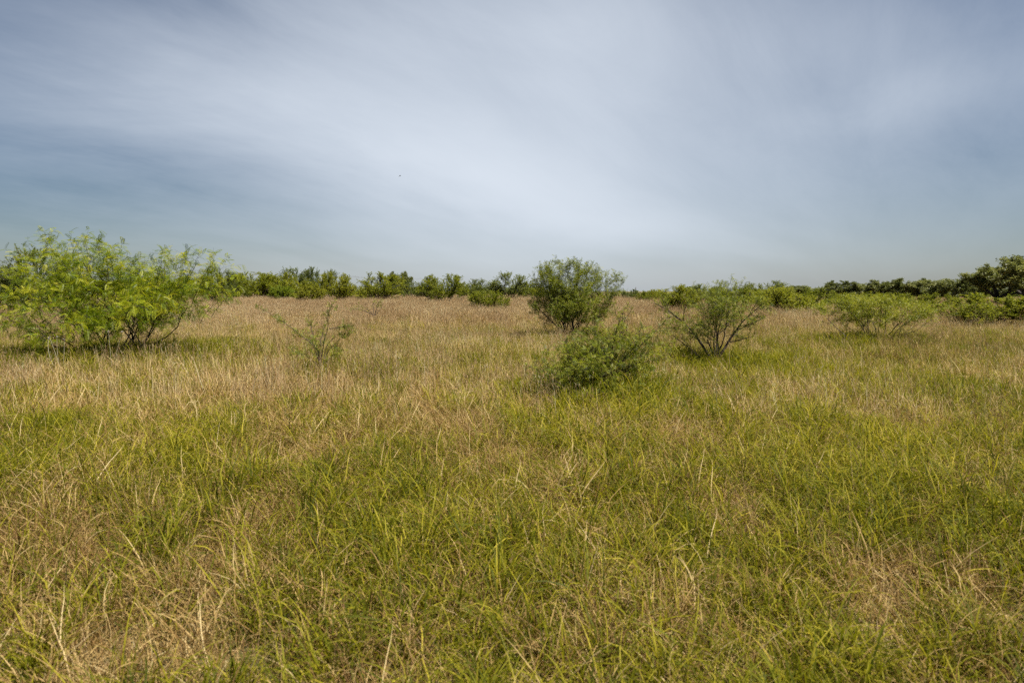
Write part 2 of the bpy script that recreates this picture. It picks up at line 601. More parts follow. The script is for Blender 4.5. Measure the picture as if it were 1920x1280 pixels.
def field(seed, y0, y1, dens):
    rng = np.random.default_rng(seed)
    area = 0.82 * (y1 * y1 - y0 * abs(y0)) + 7.0 * (y1 - y0) if y0 >= 0 else (y1 - y0) * (1.64 * y1 + 7.0)
    n = int(area * dens * 1.05)
    # sample y with density proportional to the strip width
    yy = rng.uniform(y0, y1, int(n * 2.6) + 50)
    wmax = 1.64 * max(y1, 0) + 7.0
    w = 1.64 * np.maximum(yy, 0) + 7.0
    yy = yy[rng.random(len(yy)) < w / wmax][:n]
    w = 1.64 * np.maximum(yy, 0) + 7.0
    xx = rng.uniform(-0.5, 0.5, len(yy)) * w
    return xx, yy, rng


# tuft prototypes: near, middle and far
def mk_green_near(rng):
    return join([blades(rng, 20, (0.20, 0.50), (0.0050, 0.0102), 0.08, (0.38, 0.28), (0.8, 2.5), 6, tint=(0.42, 0.22)),
                 blades(rng, 8, (0.18, 0.40), (0.004, 0.008), 0.10, (0.6, 0.35), (0.7, 2.2), 6, tint=(0.85, 0.12)),
                 blades(rng, 6, (0.18, 0.36), (0.004, 0.007), 0.10, (0.7, 0.35), (0.4, 1.6), 5, tint=(0.15, 0.1))])


def mk_dry_near(rng):
    a = blades(rng, 24, (0.16, 0.44), (0.0032, 0.0070), 0.11, (0.75, 0.4), (0.4, 2.0), 6, tint=(0.48, 0.28))
    b = blades(rng, 5, (0.2, 0.42), (0.0015, 0.003), 0.12, (0.6, 0.4), (0.3, 1.2), 5, tint=(0.6, 0.25))
    return join([a, b])


def mk_stalk_near(rng):
    return join([blades(rng, 4, (0.34, 0.60), (0.0016, 0.0028), 0.09, (0.28, 0.2), (0.1, 0.9), 5, head=(0.09, 0.0035, 6, -0.12), tint=(0.35, 0.25)),
                 blades(rng, 3, (0.2, 0.38), (0.0025, 0.004), 0.08, (0.5, 0.25), (0.6, 2.0), 5, tint=(0.45, 0.25))])


def mk_green_mid(rng):
    return join([blades(rng, 26, (0.16, 0.42), (0.008, 0.0145), 0.14, (0.36, 0.25), (0.6, 2.2), 4, tint=(0.45, 0.22)),
                 blades(rng, 8, (0.16, 0.34), (0.006, 0.010), 0.14, (0.5, 0.3), (0.6, 1.8), 4, tint=(0.88, 0.1))])


def mk_dry_mid(rng):
    return join([blades(rng, 26, (0.16, 0.40), (0.0055, 0.0105), 0.16, (0.6, 0.35), (0.3, 1.7), 4, tint=(0.5, 0.27)),
                 blades(rng, 6, (0.25, 0.50), (0.004, 0.007), 0.16, (0.35, 0.25), (0.1, 0.8), 3, tint=(0.8, 0.2))])


def mk_stalk_mid(rng):
    return blades(rng, 10, (0.40, 0.72), (0.004, 0.006), 0.15, (0.16, 0.13), (0.0, 0.4), 3, head=(0.14, 0.006, 5, -0.06), tint=(0.55, 0.24))


def mk_green_far(rng):
    return blades(rng, 70, (0.22, 0.48), (0.013, 0.024), 0.50, (0.25, 0.2), (0.3, 1.5), 3, tint=(0.55, 0.24))


def mk_dry_far(rng):
    return blades(rng, 70, (0.28, 0.56), (0.010, 0.018), 0.50, (0.3, 0.22), (0.2, 1.0), 3, tint=(0.6, 0.26))


def mk_stalk_far(rng):
    return blades(rng, 60, (0.44, 0.78), (0.008, 0.014), 0.50, (0.14, 0.12), (0.0, 0.4), 3, head=(0.20, 0.011, 3, 0.0), tint=(0.55, 0.17))


KN = 9
GN_ = tuft_set('green_blades', KN, mk_green_near, M['green_blade'], 100)
DN_ = tuft_set('dry_blades', KN, mk_dry_near, M['dry_blade'], 200)
SN_ = tuft_set('stalks', KN, mk_stalk_near, M['seed_stalk'], 300)
GM_ = tuft_set('green_blades_m', KN, mk_green_mid, M['green_blade'], 400)
DM_ = tuft_set('dry_blades_m', KN, mk_dry_mid, M['dry_blade'], 500)
SM_ = tuft_set('stalks_m', KN, mk_stalk_mid, M['seed_stalk'], 600)
GF_ = tuft_set('green_blades_f', KN, mk_green_far, M['green_blade'], 700)
DF_ = tuft_set('dry_blades_f', KN, mk_dry_far, M['dry_blade'], 800)
SF_ = tuft_set('stalks_f', KN, mk_stalk_far, M['seed_stalk'], 900)


def stalkness(x, y):
    s = 0.22 + 1.3 * (fbm(x * 0.7 + 9, y * 0.45, 61, 4) - 0.45) + 0.14 * smooth(10, 30, y) + 0.42 * smooth(28, 50, y) + 0.5 * smooth(24, 40, y) * (fbm(x * 0.2, y * 0.08, 63, 3) - 0.5)
    for (px, py, rx, ry, a) in PATCH:
        if a < -0.2:
            s = s + a * 0.8 * np.exp(-((x - px) / rx) ** 2 - ((y - py) / ry) ** 2)
    s = s - 0.5 * lush(x, y)
    return np.clip(s, 0.03, 1)


BANDS = [('near', -2.5, 10.5, 52, 54, 26, GN_, DN_, SN_, 1, (7.0, 10.5)),
         ('middle', 7.0, 34.0, 36, 28, 20, GM_, DM_, SM_, 2, (26.0, 34.0)),
         ('far', 26.0, 125.0, 4.2, 4.6, 4.0, GF_, DF_, SF_, 3, (200.0, 201.0))]
FADE_IN = {'near': (-9, -8), 'middle': (7.0, 10.5), 'far': (26.0, 34.0)}


def clumps(x, y, s):
    return 0.60 + 0.25 * (1 - smooth(3, 6, y)) + 0.8 * smooth(0.30, 0.66, fbm(x * 2.3, y * 2.0, s, 3))


def hgt(x, y, s):
    return np.minimum(0.62 + 0.85 * fbm(x * 1.1, y * 0.9, s, 3), 0.80 + 0.40 * smooth(1.5, 6.0, y))


WORDS = {'near': 'in the foreground', 'middle': 'around the nearest bushes', 'far': 'out towards the line of far bushes'}
for (bn, y0, y1, dg, dd, ds, cg, cd, cs, sd, fo) in BANDS:
    fi = FADE_IN[bn]

    def fade(y):
        return smooth(fi[0], fi[1], y) * (1 - smooth(fo[0], fo[1], y))
    x, y, rng = field(sd * 10 + 1, y0, y1, dg)
    keep = rng.random(len(x)) < np.clip(1.08 - 1.1 * dryness(x, y), 0.10, 1) * fade(y) * np.clip(clumps(x, y, 91), 0, 1.2)
    x, y = x[keep], y[keep]
    s = rng.uniform(0.75, 1.2, len(x)) * hgt(x, y, 77) * (1 + 0.5 * np.clip(lush(x, y), 0, 1))
    scatter('green_grass', cg, KN, x, y, s, sd * 100 + 1, 'arching yellow-green grass blades ' + WORDS[bn])
    x, y, rng = field(sd * 10 + 2, y0, y1, dd)
    keep = rng.random(len(x)) < np.clip(0.12 + 1.0 * dryness(x, y), 0, 1) * fade(y) * np.clip(clumps(x, y, 95), 0, 1.2)
    x, y = x[keep], y[keep]
    s = rng.uniform(0.7, 1.2, len(x)) * hgt(x, y, 78)
    scatter('dry_grass', cd, KN, x, y, s, sd * 100 + 2, 'tangled straw-coloured dry grass blades ' + WORDS[bn])
    x, y, rng = field(sd * 10 + 3, y0, y1, ds)
    keep = rng.random(len(x)) < stalkness(x, y) * fade(y)
    x, y = x[keep], y[keep]
    s = rng.uniform(0.7, 1.15, len(x)) * (0.72 + 0.28 * smooth(2.0, 6.0, y))
    scatter('seed_stalks', cs, KN, x, y, s, sd * 100 + 3, 'upright brownish grass stalks with feathery seed heads ' + WORDS[bn])

# ------------------------------------------------------------------ bushes and trees


def unit(v):
    return v / (np.linalg.norm(v) + 1e-12)


class Grow:
    """recursive branching: collects limbs (polyline + radii) and the twigs that carry leaves"""

    def __init__(self, seed, levels, env=None):
        self.rng = np.random.default_rng(seed)
        self.levels = levels
        self.env = env
        self.limbs, self.twigs = [], []

    def inside(self, p, slack):
        if self.env is None:
            return True
        for (c, r) in self.env:
            q = (p - c) / r
            if q @ q < (1 + slack) ** 2:
                return True
        return False

    def limb(self, p, d, L, r, lev, slack=None):
        rng = self.rng
        S = self.levels[lev]
        n = S.get('n', 6)
        pts, rad = [p.copy()], [r]
        step = L / n
        if slack is None:
            slack = abs(rng.normal(0, S.get('slack', 0.12)))
        d = unit(d)
        been = self.env is None or self.inside(p, 0)
        for k in range(n):
            d = unit(d + rng.normal(0, S['wob'], 3) + np.array([0, 0, S['up']]))
            q = pts[-1] + d * step
            ins = self.inside(q, slack)
            if not ins and (been or lev > 0) and (lev == 0 or k > 0):
                break
            been = been or ins
            if q[2] < 0.05:
                q[2] = 0.05
                d = unit(d * np.array([1, 1, 0]) + np.array([0, 0, 0.1]))
            pts.append(q)
            rad.append(r * (1 - 0.82 * (k + 1) / n))
        if lev == 0 and not been:
            return
        pts = np.array(pts)
        rad = np.maximum(np.array(rad), S.get('rmin', 0.0015))
        self.limbs.append((pts, rad, lev))
        if S.get('leaf'):
            self.twigs.append((pts, S['leaf']))
        if lev + 1 >= len(self.levels):
            return
        C = self.levels[lev + 1]
        nc = max(1, int(round(S['kids'] * (len(pts) - 1) / n * rng.uniform(0.8, 1.2))))
        phi = rng.uniform(0, 6.28)
        seg = np.diff(pts, axis=0)
        for j in range(nc):
            t = S.get('from', 0.25) + (1 - S.get('from', 0.25)) * (j + rng.uniform(0.1, 0.9)) / nc
            t = min(t, 0.999)
            f = t * (len(pts) - 1)
            k = int(f)
            pos = pts[k] + seg[k] * (f - k)
            if not self.inside(pos, 0.25):
                continue
            ax = unit(seg[k])
            a = unit(np.cross(ax, [0.3, 0.2, 0.9] if abs(ax[2]) < 0.9 else [1, 0, 0]))
            b = np.cross(ax, a)
            phi += 2.4 + rng.normal(0, 0.5)
            ang = rng.normal(*C['ang'])
            nd_ = ax * math.cos(ang) + (a * math.cos(phi) + b * math.sin(phi)) * math.sin(ang)
            nd_ = nd_ * C.get('flat', np.ones(3))
            le = C['len'] * rng.uniform(0.65, 1.25) * (1 - C.get('short', 0.5) * t)
            self.limb(pos, nd_, le, max(rad[k] * C.get('rr', 0.55), C.get('rmin', 0.0015)), lev + 1)


def tubes(limbs, sides_by_level, cull=0.0):
    Vs, Fs, base = [], [], 0
    for pts, rad, lev in limbs:
        m = sides_by_level[min(lev, len(sides_by_level) - 1)]
        if m == 0 or len(pts) < 2:
            continue
        tg = np.gradient(pts, axis=0)
        tg /= np.linalg.norm(tg, axis=1)[:, None] + 1e-9
        ref = np.array([0.31, 0.17, 0.93]) if abs(tg[0][2]) < 0.85 else np.array([1, 0.1, 0])
        a = np.cross(tg, ref)
        a /= np.linalg.norm(a, axis=1)[:, None] + 1e-9
        b = np.cross(tg, a)
        an = np.arange(m) * 2 * math.pi / m
        ring = pts[:, None] + rad[:, None, None] * (a[:, None] * np.cos(an)[None, :, None] + b[:, None] * np.sin(an)[None, :, None])
        n = len(pts)
        Vs.append(ring.reshape(-1, 3))
        i = (np.arange(n - 1)[:, None] * m + np.arange(m)[None]).ravel()
        j = (np.arange(n - 1)[:, None] * m + (np.arange(m)[None] + 1) % m).ravel()
        Fs.append(np.stack([i, j, j + m, i + m], 1) + base)
        base += n * m
    return np.concatenate(Vs), np.concatenate(Fs)


# leaf templates: (axis, side, normal) coordinates for a leaf of length 1
def tpl_quad(w=0.32):
    v = np.array([[0, 0, 0], [0.45, -w / 2, 0.03], [1, 0, -0.10], [0.45, w / 2, 0.03]])
    return v, np.array([[0, 1, 2, 3]])


def tpl_pinnate(pairs, pl, pw, droop=0.35, sweep=0.5):
    """a feathery compound leaf: midrib bending down with pairs of narrow pinnae"""
    v, f = [], []
    for k in range(pairs):
        t = (k + 0.8) / (pairs + 0.3)
        z = -droop * t * t
        l = pl * math.sin(math.pi * (0.18 + 0.72 * t)) ** 0.7
        for s in (-1, 1):
            b = len(v)
            bx = np.array([t, 0, z])
            tip = np.array([t + l * sweep, s * l, z - 0.28 * l])
            mid = (bx + tip) / 2 + np.array([0, 0, 0.06 * l])
            ax = unit(tip - bx)
            sd = np.array([ax[1], -ax[0], 0.0]) * pw / 2
            v += [bx, mid - sd, tip, mid + sd]
            f.append([b, b + 1, b + 2, b + 3])
    return np.array(v), np.array(f)


def leaves(g, tpl, Lr, rng, tint=(0.5, 0.22), dens=None, out=1.0, droop=0.0, twig_tint=0.18, upvar=0.45):
    """place leaves along the twigs; each leaf leaves the twig sideways"""
    P, D, TT = [], [], []
    for pts, per_m in g.twigs:
        seg = np.diff(pts, axis=0)
        sl = np.linalg.norm(seg, axis=1)
        L = sl.sum()
        n = max(1, int(L * per_m * (dens or 1.0) * rng.uniform(0.8, 1.2)))
        f = rng.uniform(0.08, 1, n) * len(seg)
        k = np.minimum(f.astype(int), len(seg) - 1)
        p = pts[k] + seg[k] * (f - k)[:, None]
        ax = seg[k] / (sl[k][:, None] + 1e-9)
        r = rng.normal(0, 1, (n, 3))
        r -= ax * (r * ax).sum(1)[:, None]
        r /= np.linalg.norm(r, axis=1)[:, None] + 1e-9
        d = ax * rng.uniform(0.1, 0.9, n)[:, None] + r * out + np.array([0, 0, 0.15 - droop])
        P.append(p)
        D.append(d)
        TT.append(np.clip(rng.normal(tint[0] + rng.normal(0, twig_tint), tint[1], n), 0, 1))
    P, D, TT = np.concatenate(P), np.concatenate(D), np.concatenate(TT)
    n = len(P)
    D /= np.linalg.norm(D, axis=1)[:, None]
    up = np.array([0, 0, 1.0]) + rng.normal(0, upvar, (n, 3))
    S = np.cross(up, D)
    S /= np.linalg.norm(S, axis=1)[:, None] + 1e-9
    N = np.cross(D, S)
    L = rng.uniform(*Lr, n)
    tv, tf = tpl
    V = P[:, None] + L[:, None, None] * (tv[None, :, 0:1] * D[:, None] + tv[None, :, 1:2] * S[:, None] + tv[None, :, 2:3] * N[:, None])
    F = tf[None] + (np.arange(n) * len(tv))[:, None, None]
    return V.reshape(-1, 3), F.reshape(-1, tf.shape[1]), np.repeat(TT, len(tv))


def plant_meshes(name, g, sides, leaf):
    tv, tf = tubes(g.limbs, sides)
    lv, lf, lt = leaf
    return tv, tf, lv, lf, lt


def build_plant(name, g, sides, leaf, bark, leafmat, loc, rz, label, cat, group=None, fit=None):
    """Empty at the base > trunk, crown. fit = (height, width): the growth is brought to that size before meshing"""
    root = empty(name, loc, rz)
    tag(root, label, cat, group)
    tv, tf = tubes(g.limbs, sides)
    link('trunk', mesh_from('trunk', tv, tf, bark, smooth_shade=True), root)
    lv, lf, lt = leaf
    link('crown', mesh_from('crown', lv, lf, leafmat, {'tint': lt}, True), root)
    return root


def fit_growth(g, height, width):
    allp = np.concatenate([l[0] for l in g.limbs])
    h = np.percentile(allp[:, 2], 99.7)
    w = np.percentile(allp[:, 0], 99.3) - np.percentile(allp[:, 0], 0.7)
    cx = (np.percentile(allp[:, 0], 99.3) + np.percentile(allp[:, 0], 0.7)) / 2 * 0
    s = np.array([width / w, width / w, height / h])
    g.limbs = [((l[0] - [cx, 0, 0]) * s, l[1], l[2]) for l in g.limbs]
    g.twigs = [((t[0] - [cx, 0, 0]) * s, t[1]) for t in g.twigs]


def fit_sides(g, xl, xr, top):
    """bring the growth to the plant's measured spread to the left and right and to its height"""
    q = np.concatenate([t[0] for t in g.twigs])
    lo, hi, up = -np.percentile(q[:, 0], 0.8), np.percentile(q[:, 0], 99.2), np.percentile(q[:, 2], 99.6)
    ym = np.percentile(np.abs(q[:, 1]), 99)

    def f(p):
        p = p.copy()
        p[:, 0] *= np.where(p[:, 0] < 0, xl / lo, xr / hi)
        p[:, 1] *= 0.45 * (xl + xr) / ym
        p[:, 2] *= top / up
        return p
    g.limbs = [(f(l[0]), l[1], l[2]) for l in g.limbs]
    g.twigs = [(f(t[0]), t[1]) for t in g.twigs]


def spread(px0, Y, l, r, top):
    return (px0 - l) * Y / FPX, (r - px0) * Y / FPX, height_to(px0, top, Y)


def stems(g, n, spread, L, r, base=0.12, biased=None):
    rng = g.rng
    for i in range(n):
        a = 2.4 * i + rng.normal(0, 0.3)
        th = spread[0] + (spread[1] - spread[0]) * ((i + 0.5) / n) ** 0.8 + rng.normal(0, 0.06)
        d = np.array([math.sin(th) * math.cos(a), math.sin(th) * math.sin(a), math.cos(th)])
        p = np.array([rng.normal(0, base), rng.normal(0, base), 0.0])
        g.limb(p, d, L * rng.uniform(0.8, 1.1), r * rng.uniform(0.7, 1.1), 0)


def base_at(px, Y, dz=0.0):
    a, _ = ray(px, HORIZON)
    x = a * Y
    return x, Y, float(ground_z(x, Y)) + dz


def height_to(px, py, Y):
    x, y, z = base_at(px, Y)
    return at(px, py, Y)[2] - z


# --- the feathery shrub filling the left edge
Y = 16.5
loc = base_at(215, Y)
E = []
for (px, py, rx, rz_, dy_) in [(150, 540, 115, 78, 0), (335, 543, 72, 46, -0.5), (215, 572, 160, 48, 0.3), (60, 575, 70, 30, -0.6), (215, 598, 120, 36, -0.8), (375, 540, 45, 30, 0.2), (120, 492, 60, 40, 0.2), (190, 622, 110, 28, -0.5), (290, 585, 60, 26, 0.2)]:
    c = np.array(at(px, py, Y)) - np.array(loc)
    c[1] = dy_
    E.append((c, np.array([rx * Y / FPX, rx * Y / FPX * 0.72, rz_ * Y / FPX])))
g = Grow(11, [dict(n=9, wob=0.13, up=0.03, kids=14, **{'from': 0.04}),
              dict(n=7, wob=0.15, up=0.03, kids=10, len=1.5, ang=(0.85, 0.25), rr=0.55, short=0.45, slack=0.12, **{'from': 0.15}),
              dict(n=6, wob=0.16, up=0.03, kids=0, len=0.62, ang=(0.8, 0.3), rr=0.5, short=0.4, leaf=19, slack=0.36)], E)
stems(g, 26, (0.10, 1.40), 3.6, 0.019, 0.40)
fit_sides(g, *spread(215, Y, 30, 408, 462))
for (px, py) in [(72, 440), (92, 446), (112, 434), (140, 448), (152, 452), (185, 450), (200, 462), (245, 482), (222, 474), (275, 492), (300, 474), (335, 470), (350, 482), (395, 488), (422, 492), (405, 560), (418, 545), (15, 540), (8, 560), (395, 512)]:   # long whippy shoots
    tip = np.array(at(px, py, Y)) - np.array(loc)
    tip[1] = g.rng.normal(0, 0.5)
    st = tip * np.array([0.78, 0.7, 0.62]) + np.array([0, 0, 0])
    d = tip - st
    n = 7
    t = np.linspace(0, 1, n)[:, None]
    pts = st + d * t + np.array([0, 0, 0.10]) * np.sin(t * math.pi) + g.rng.normal(0, 0.012, (n, 3))
    g.limbs.append((pts, np.linspace(0.007, 0.002, n), 1))
    g.twigs.append((pts, 30))
    for j in range(5):
        k = g.rng.integers(1, n)
        g.limb(pts[k], unit(d) * 0.7 + g.rng.normal(0, 0.5, 3), g.rng.uniform(0.15, 0.4), 0.004, 2, 3.0)
lv = leaves(g, tpl_pinnate(7, 0.26, 0.085, 0.40, 0.35), (0.11, 0.21), np.random.default_rng(5), (0.46, 0.2), out=1.0, droop=0.15, twig_tint=0.27)
build_plant('feathery_shrub', g, [6, 4, 3], lv, M['bark'], M['lead_leaf'], loc, 0, 'wide bright yellow-green feathery shrub with drooping leaves at the left edge', 'shrub')

# --- the dense vase-shaped acacia right of the middle
Y = 23.5
loc = base_at(1068, Y)
H = height_to(1068, 484, Y)
E = []
for (px, py, rx, rz_, dy_) in [(1075, 540, 66, 48, 0), (1040, 530, 42, 42, 0.2), (1110, 530, 44, 36, -0.2), (1065, 575, 72, 32, 0), (1128, 560, 30, 26, 0.2), (1020, 558, 26, 34, 0), (1060, 592, 58, 22, 0), (1100, 590, 42, 22, 0.2)]:
    c = np.array(at(px, py, Y)) - np.array(loc)
    c[1] = dy_
    E.append((c, np.array([rx, rx * 0.9, rz_]) * Y / FPX))
g = Grow(23, [dict(n=9, wob=0.09, up=0.03, kids=16, **{'from': 0.10}),
              dict(n=7, wob=0.13, up=0.05, kids=12, len=1.35, ang=(0.60, 0.2), rr=0.5, short=0.45, slack=0.2, leaf=12, **{'from': 0.2}),
              dict(n=5, wob=0.15, up=0.05, kids=0, len=0.46, ang=(0.6, 0.25), rr=0.45, short=0.3, leaf=54, slack=0.30)], E)
stems(g, 24, (0.05, 1.30), 3.2, 0.024, 0.08)
fit_sides(g, *spread(1068, Y, 1000, 1158, 490))
for i in range(60):                                      # upright shoots above the crown
    a_, q_ = g.rng.uniform(0, 6.28), g.rng.uniform(0.1, 1.0) ** 0.5
    st = np.array([math.cos(a_) * q_ * 1.25, math.sin(a_) * q_ * 1.1, 2.55 - 0.75 * q_ ** 2])
    tip = st + np.array([math.cos(a_) * q_ * 0.22, math.sin(a_) * q_ * 0.2, g.rng.uniform(0.25, 0.5)])
    t = np.linspace(0, 1, 6)[:, None]
    pts = st + (tip - st) * t + g.rng.normal(0, 0.015, (6, 3))
    g.limbs.append((pts, np.linspace(0.005, 0.002, 6), 1))
    g.twigs.append((pts, 55))
lv = leaves(g, tpl_pinnate(2, 0.36, 0.24, 0.1, 0.45), (0.05, 0.10), np.random.default_rng(6), (0.5, 0.2))
build_plant('acacia_bush', g, [6, 4, 3], lv, M['bark'], M['acacia_leaf'], loc, 0, 'tall dense vase-shaped acacia bush with many dark stems, standing alone right of centre', 'bush')

# --- the open airy acacia with a forked dark trunk
Y = 15.2
loc = base_at(1345, Y)
g = Grow(31, [dict(n=8, wob=0.10, up=0.01, kids=12, **{'from': 0.3}),
              dict(n=7, wob=0.15, up=0.02, kids=11, len=1.0, ang=(0.75, 0.25), rr=0.5, short=0.3, slack=0.2, leaf=22, **{'from': 0.2}),
              dict(n=5, wob=0.16, up=0.03, kids=0, len=0.32, ang=(0.85, 0.3), rr=0.5, short=0.3, leaf=62, slack=0.32)],
         [((np.array(at(px, py, Y)) - np.array(loc)) * np.array([1, 0, 1]), np.array([rx, rx, rz_]) * Y / FPX) for (px, py, rx, rz_) in
          [(1335, 570, 80, 26), (1290, 575, 52, 28), (1385, 570, 46, 28), (1370, 545, 40, 24), (1340, 600, 70, 20), (1305, 555, 30, 18), (1340, 630, 44, 34), (1380, 620, 34, 18), (1300, 618, 36, 18)]])
for (th, a, L, r) in [(0.50, 2.9, 1.75, 0.034), (0.62, 0.15, 1.75, 0.034), (0.16, 1.5, 1.6, 0.022), (0.85, -2.3, 1.6, 0.022), (1.0, 2.6, 1.7, 0.020), (1.05, -0.5, 1.5, 0.020),
                      (0.35, -1.2, 1.6, 0.022), (0.7, 1.4, 1.5, 0.02), (1.25, 3.3, 1.45, 0.014), (1.22, 0.3, 1.35, 0.013), (0.3, 0.2, 1.75, 0.018)]:
    g.limb(np.array([g.rng.normal(0, 0.03), g.rng.normal(0, 0.03), 0.12]), np.array([math.sin(th) * math.cos(a), math.sin(th) * math.sin(a), math.cos(th)]), L, r, 0)
fit_sides(g, *spread(1345, Y, 1242, 1432, 528))
g.limbs.append((np.array([[0, 0, -0.1], [0.01, 0, 0.1], [0.0, 0.01, 0.25]]), np.array([0.06, 0.055, 0.04]), 0))
for (px, py) in [(1372, 512), (1352, 528), (1300, 528), (1318, 530), (1400, 530), (1415, 535), (1382, 526), (1440, 585)]:
    tip = (np.array(at(px, py, Y)) - np.array(loc)) * np.array([1, 0, 1])
    st = tip * np.array([0.6, 1, 0.72])
    n = 7
    t = np.linspace(0, 1, n)[:, None]
    pts = st + (tip - st) * t + g.rng.normal(0, 0.018, (n, 3))
    g.limbs.append((pts, np.linspace(0.006, 0.002, n), 1))
    g.twigs.append((pts, 62))
lv = leaves(g, tpl_pinnate(3, 0.34, 0.17, 0.1, 0.45), (0.035, 0.075), np.random.default_rng(7), (0.5, 0.2))
build_plant('acacia_bush', g, [7, 5, 3], lv, M['bark'], M['acacia_leaf'], loc, 0, 'open airy acacia bush with a dark forked trunk and thin see-through crown', 'bush')

# --- the low sprawling thorn bush in front of them
Y = 10.4
loc = base_at(1125, Y)
E = [((np.array(at(px, py, Y)) - np.array(loc)) * np.array([1, 0, 1]) + np.array([0, dy_, 0]), np.array([rx, rx * 0.9, rz_]) * Y / FPX) for (px, py, rx, rz_, dy_) in
     [(1110, 680, 88, 42, 0), (1150, 665, 60, 44, 0.1), (1060, 690, 44, 32, -0.1), (1175, 690, 44, 36, 0), (1125, 640, 44, 34, 0), (1110, 725, 70, 40, -0.2), (1195, 640, 36, 26, 0)]]
g = Grow(41, [dict(n=7, wob=0.14, up=0.0, kids=13, **{'from': 0.12}),
              dict(n=6, wob=0.16, up=0.0, kids=10, len=0.7, ang=(0.8, 0.25), rr=0.5, short=0.4, slack=0.15, leaf=30, **{'from': 0.15}),
              dict(n=4, wob=0.16, up=0.02, kids=0, len=0.24, ang=(0.85, 0.3), rr=0.5, short=0.3, leaf=64, slack=0.2)], E)
stems(g, 15, (0.1, 1.38), 1.4, 0.014, 0.15)
fit_sides(g, *spread(1125, Y, 1008, 1244, 615))
for pts in ([(1150, 690), (1190, 660), (1215, 635), (1240, 610), (1256, 590)], [(1118, 690), (1117, 650), (1116, 615), (1118, 592)], [(1140, 690), (1150, 640), (1160, 605), (1168, 580)],
            [(1080, 690), (1066, 660), (1060, 640)], [(1150, 700), (1200, 680), (1240, 672)], [(1165, 680), (1195, 640), (1205, 610)]):
    q = np.array([(np.array(at(px, py, Y)) - np.array(loc)) * np.array([1, 0, 1]) for px, py in pts])
    t = np.linspace(0, len(q) - 1, 10)
    q = np.stack([np.interp(t, np.arange(len(q)), q[:, k]) for k in range(3)], 1) + g.rng.normal(0, 0.008, (10, 3))
    g.limbs.append((q, np.linspace(0.009, 0.002, 10), 1))
    g.twigs.append((q, 70))
    for j in range(9):
        k = g.rng.integers(2, 9)
        g.limb(q[k], unit(q[k] - q[k - 1]) * 0.6 + g.rng.normal(0, 0.6, 3), 0.2, 0.003, 2, 0.6)
lv = leaves(g, tpl_pinnate(4, 0.32, 0.17, 0.12, 0.4), (0.045, 0.085), np.random.default_rng(8), (0.5, 0.24), dens=0.58, twig_tint=0.25)
build_plant('thorn_bush', g, [5, 4, 3], lv, M['bark'], M['acacia_leaf'], loc, 0, 'low sprawling thorn bush with a long branch reaching up right, nearest of all the bushes', 'bush')


# --- leggy saplings
def sapling(name, px0, Y, lines, label, seed, leafden=70, r0=0.015, side=9):
    loc = base_at(px0, Y)
    g = Grow(seed, [dict(n=6, wob=0.1, up=0.02, kids=5), dict(n=5, wob=0.14, up=0.02, kids=4, len=0.3, ang=(0.8, 0.2)), dict(n=4, wob=0.15, up=0.03, kids=0, len=0.16, ang=(0.9, 0.3), leaf=leafden)])
    for i, pts in enumerate(lines):
        q = np.array([(np.array(at(px, py, Y)) - np.array(loc)) * np.array([1, 0, 1]) for px, py in pts])
        q[:, 1] = np.linspace(0, g.rng.normal(0, 0.35), len(q))
        t = np.linspace(0, len(q) - 1, 12)
        q = np.stack([np.interp(t, np.arange(len(q)), q[:, k]) for k in range(3)], 1) + g.rng.normal(0, 0.009, (12, 3))
        g.limbs.append((q, np.linspace(r0, 0.0025, 12), 0))
        g.twigs.append((q[3:], leafden * 0.7))
        for j in range(side):
            k = g.rng.integers(4, 12)
            g.limb(q[k], unit(q[k] - q[k - 1]) * 0.5 + g.rng.normal(0, 0.6, 3), g.rng.uniform(0.08, 0.2), 0.003, 2, 0.6)
    lv = leaves(g, tpl_pinnate(3, 0.34, 0.20, 0.1, 0.45), (0.04, 0.085), np.random.default_rng(seed), (0.5, 0.22))
    return build_plant(name, g, [5, 4, 3], lv, M['bark'], M['acacia_leaf'], loc, 0, label, 'sapling')


sapling('thorn_sapling', 600, 14.0, [[(603, 690), (588, 645), (558, 622), (530, 600), (505, 583), (488, 575)], [(603, 690), (606, 640), (617, 612), (620, 580), (626, 570)], [(617, 615), (632, 616), (652, 611)],
                                     [(600, 680), (586, 640), (575, 612), (563, 598)], [(602, 680), (596, 640), (594, 615)], [(604, 690), (615, 655), (638, 648)], [(603, 690), (592, 655), (570, 630), (545, 625)], [(604, 690), (610, 650), (625, 630), (648, 625)], [(602, 690), (598, 660), (582, 640)], [(604, 690), (600, 650), (606, 625)], [(604, 690), (625, 665), (640, 658)], [(602, 690), (580, 660), (566, 652)]],
        'leggy thorn sapling with a long arm leaning left, alone in the grass left of centre', 51, 68, 0.010, 9)
sapling('thorn_sapling', 700, 30.0, [[(700, 592), (690, 578), (668, 573)], [(702, 592), (706, 572), (712, 560)], [(700, 592), (698, 570), (700, 562)], [(700, 590), (680, 580), (657, 577)], [(702, 592), (715, 578), (714, 566)]],
        'small grey-green sapling half sunk in pinkish dry grass, in front of the round bush', 52, 42, 0.016, 9)
sapling('thorn_sapling', 1166, 17.0, [[(1165, 640), (1166, 605), (1170, 580), (1178, 568)], [(1165, 640), (1158, 600), (1150, 580)], [(1166, 630), (1172, 600), (1188, 575)]],
        'thin sapling poking up between the vase-shaped bush and the low thorn bush', 53, 44)

